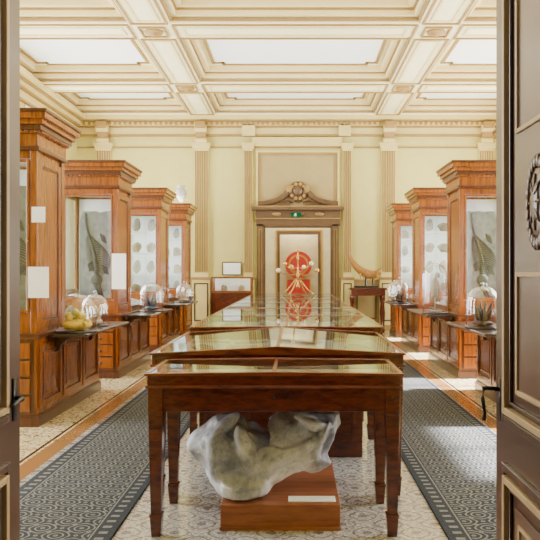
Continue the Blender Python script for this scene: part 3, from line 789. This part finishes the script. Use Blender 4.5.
# ---------------------------------------------------------------- end wall furniture
e=thing('console_table','dark wooden console table against the end wall','table',(1.80,17.15,0))
MB().box(-.46,.46,0,.6,1.06,1.11).make('top','tab',e,bev=.006)
MB().box(-.42,.42,.04,.56,.92,1.06).make('apron','tab',e,bev=.003)
for a in (-.38,.38):
    for c in (.08,.52): MB().lathe((a,c,0),[(.03,0),(.035,.08),(.02,.12),(.04,.5),(.025,.7),(.045,.86),(.045,.93)],14).make('leg','tab',e,smooth=True)
MB().box(-.4,.4,.06,.54,.12,.16).make('lower_shelf','tab',e)
e=thing('mounted_fossil','golden-brown curved fossil horn mounted on a dark stand','fossil',(1.76,17.4,1.111))
b=MB(); b.box(-.3,.3,-.12,.12,0,.05); b.tube([(0,0,.04),(0,0,.30)],.025,8); b.tube([(.18,0,.04),(.18,0,.26)],.02,8); b.make('stand','shelf',e)
M['horn']=paint('horn',(.34,.15,.025),.28,.35,scale=12,bm=.3,coat=.5)
b=MB(); pts=[(-.42,0,.96),(-.40,0,.82),(-.34,0,.66),(-.24,0,.52),(-.10,0,.40),(.06,0,.33),(.20,0,.32),(.32,0,.38),(.38,0,.48)]
b.tube(pts,[.010,.035,.060,.085,.105,.115,.105,.075,.03],14)
for i in range(6): b.tube([(-.14+.08*i,-.06,.36-.01*i),(-.15+.085*i,-.09,.20)],[.026,.006],6)
b.make('horn','horn',e,smooth=True)
e=thing('vitrine','brown glazed case on a dark wooden stand by end wall','display case',(-1.56,17.2,0))
MB().box(-.5,.5,0,.6,0,.98).make('stand','tab',e,bev=.005)
b=MB(); b.frame('xz',-.5,.5,1.0,1.38,.04,-.0,.04); b.frame('xz',-.5,.5,1.0,1.38,.04,.5,.54)
for x in (-.5,.46): b.box(x,x+.04,.04,.5,1.0,1.04); b.box(x,x+.04,.04,.5,1.34,1.38)
b.box(-.52,.52,-.02,.56,.98,1.0); b.make('frame','cab',e,bev=.003)
MB().box(-.46,.46,.015,.02,1.04,1.34).make('glass_pane','glass',e); MB().box(-.46,.46,.48,.5,1.0,1.36).make('backing','white',e)
frag(-1.78,17.5,1.002,.9); frag(-1.35,17.5,1.002,.9)
for k in range(4):
    if not FR[k][1]: bpy.data.objects.remove(FR[k][0])
e=thing('framed_notice','white notice in a thin brown frame','sign',(-1.62,17.955,1.42))
MB().frame('xz',-.25,.25,0,.34,.025,-.02,0).make('frame','surr',e); MB().box(-.225,.225,-.008,0,.025,.315).make('sheet','white',e)
# ---------------------------------------------------------------- light
def area(loc,rot,sx,sy,p,c=(1,1,1),name='daylight'):
    l=bpy.data.lights.new(name,'AREA'); l.shape='RECTANGLE'; l.size=sx; l.size_y=sy; l.energy=p; l.color=c
    o=bpy.data.objects.new(name,l); COL.objects.link(o); o.location=loc; o.rotation_euler=rot; return o
for a,c in WIN:
    area((-WX-.45,(a+c)/2,2.8),(0,-math.pi/2,0),4.1,2.0,600,(.96,.98,1))
    area((WX+.45,(a+c)/2,2.8),(0,math.pi/2,0),4.1,2.0,540,(.96,.98,1))
for X in (LX-.42,RX+.42):
    for y in CY[:4]:
        area((X,y+.35,3.12),(math.pi,0,0),.7,.5,28,(1,.98,.92),'ceiling_fill')  # unseen fill lamps added above the cabinets to brighten the ceiling
area((0,21,4.0),(0,0,0),3,3,260,(1,.96,.88),'annex_light')
area((.1,23.9,3.6),(.3,0,0),1,.4,70,(1,.95,.88),'annex_light')
area((0,-.9,3.6),(math.radians(25),0,0),2,1,22,(1,.93,.85),'lobby_light')
w=bpy.data.worlds.new('world'); sc.world=w; w.use_nodes=True
bg=w.node_tree.nodes['Background']; bg.inputs[0].default_value=(.93,.97,1,1); bg.inputs[1].default_value=2.0
def sun(el,az,st,nm):
    l=bpy.data.lights.new(nm,'SUN'); l.energy=st; l.angle=.04; l.color=(1,.96,.88)
    o=bpy.data.objects.new(nm,l); COL.objects.link(o)
    d=Vector((-math.cos(el)*math.cos(az),-math.cos(el)*math.sin(az),-math.sin(el)))
    o.rotation_euler=d.to_track_quat('-Z','Y').to_euler(); o.location=(0,0,20)
sun(math.radians(46.5),math.radians(2),60,'sunlight')
# ---------------------------------------------------------------- camera
cd=bpy.data.cameras.new('camera'); cam=bpy.data.objects.new('camera',cd); COL.objects.link(cam)
cam.location=(0,0,1.5); cam.rotation_euler=(math.pi/2,0,0)
cd.sensor_width=36; cd.lens=700/540*36; cd.shift_x=-25/540; cd.shift_y=2/540; cd.clip_start=.05
sc.camera=cam
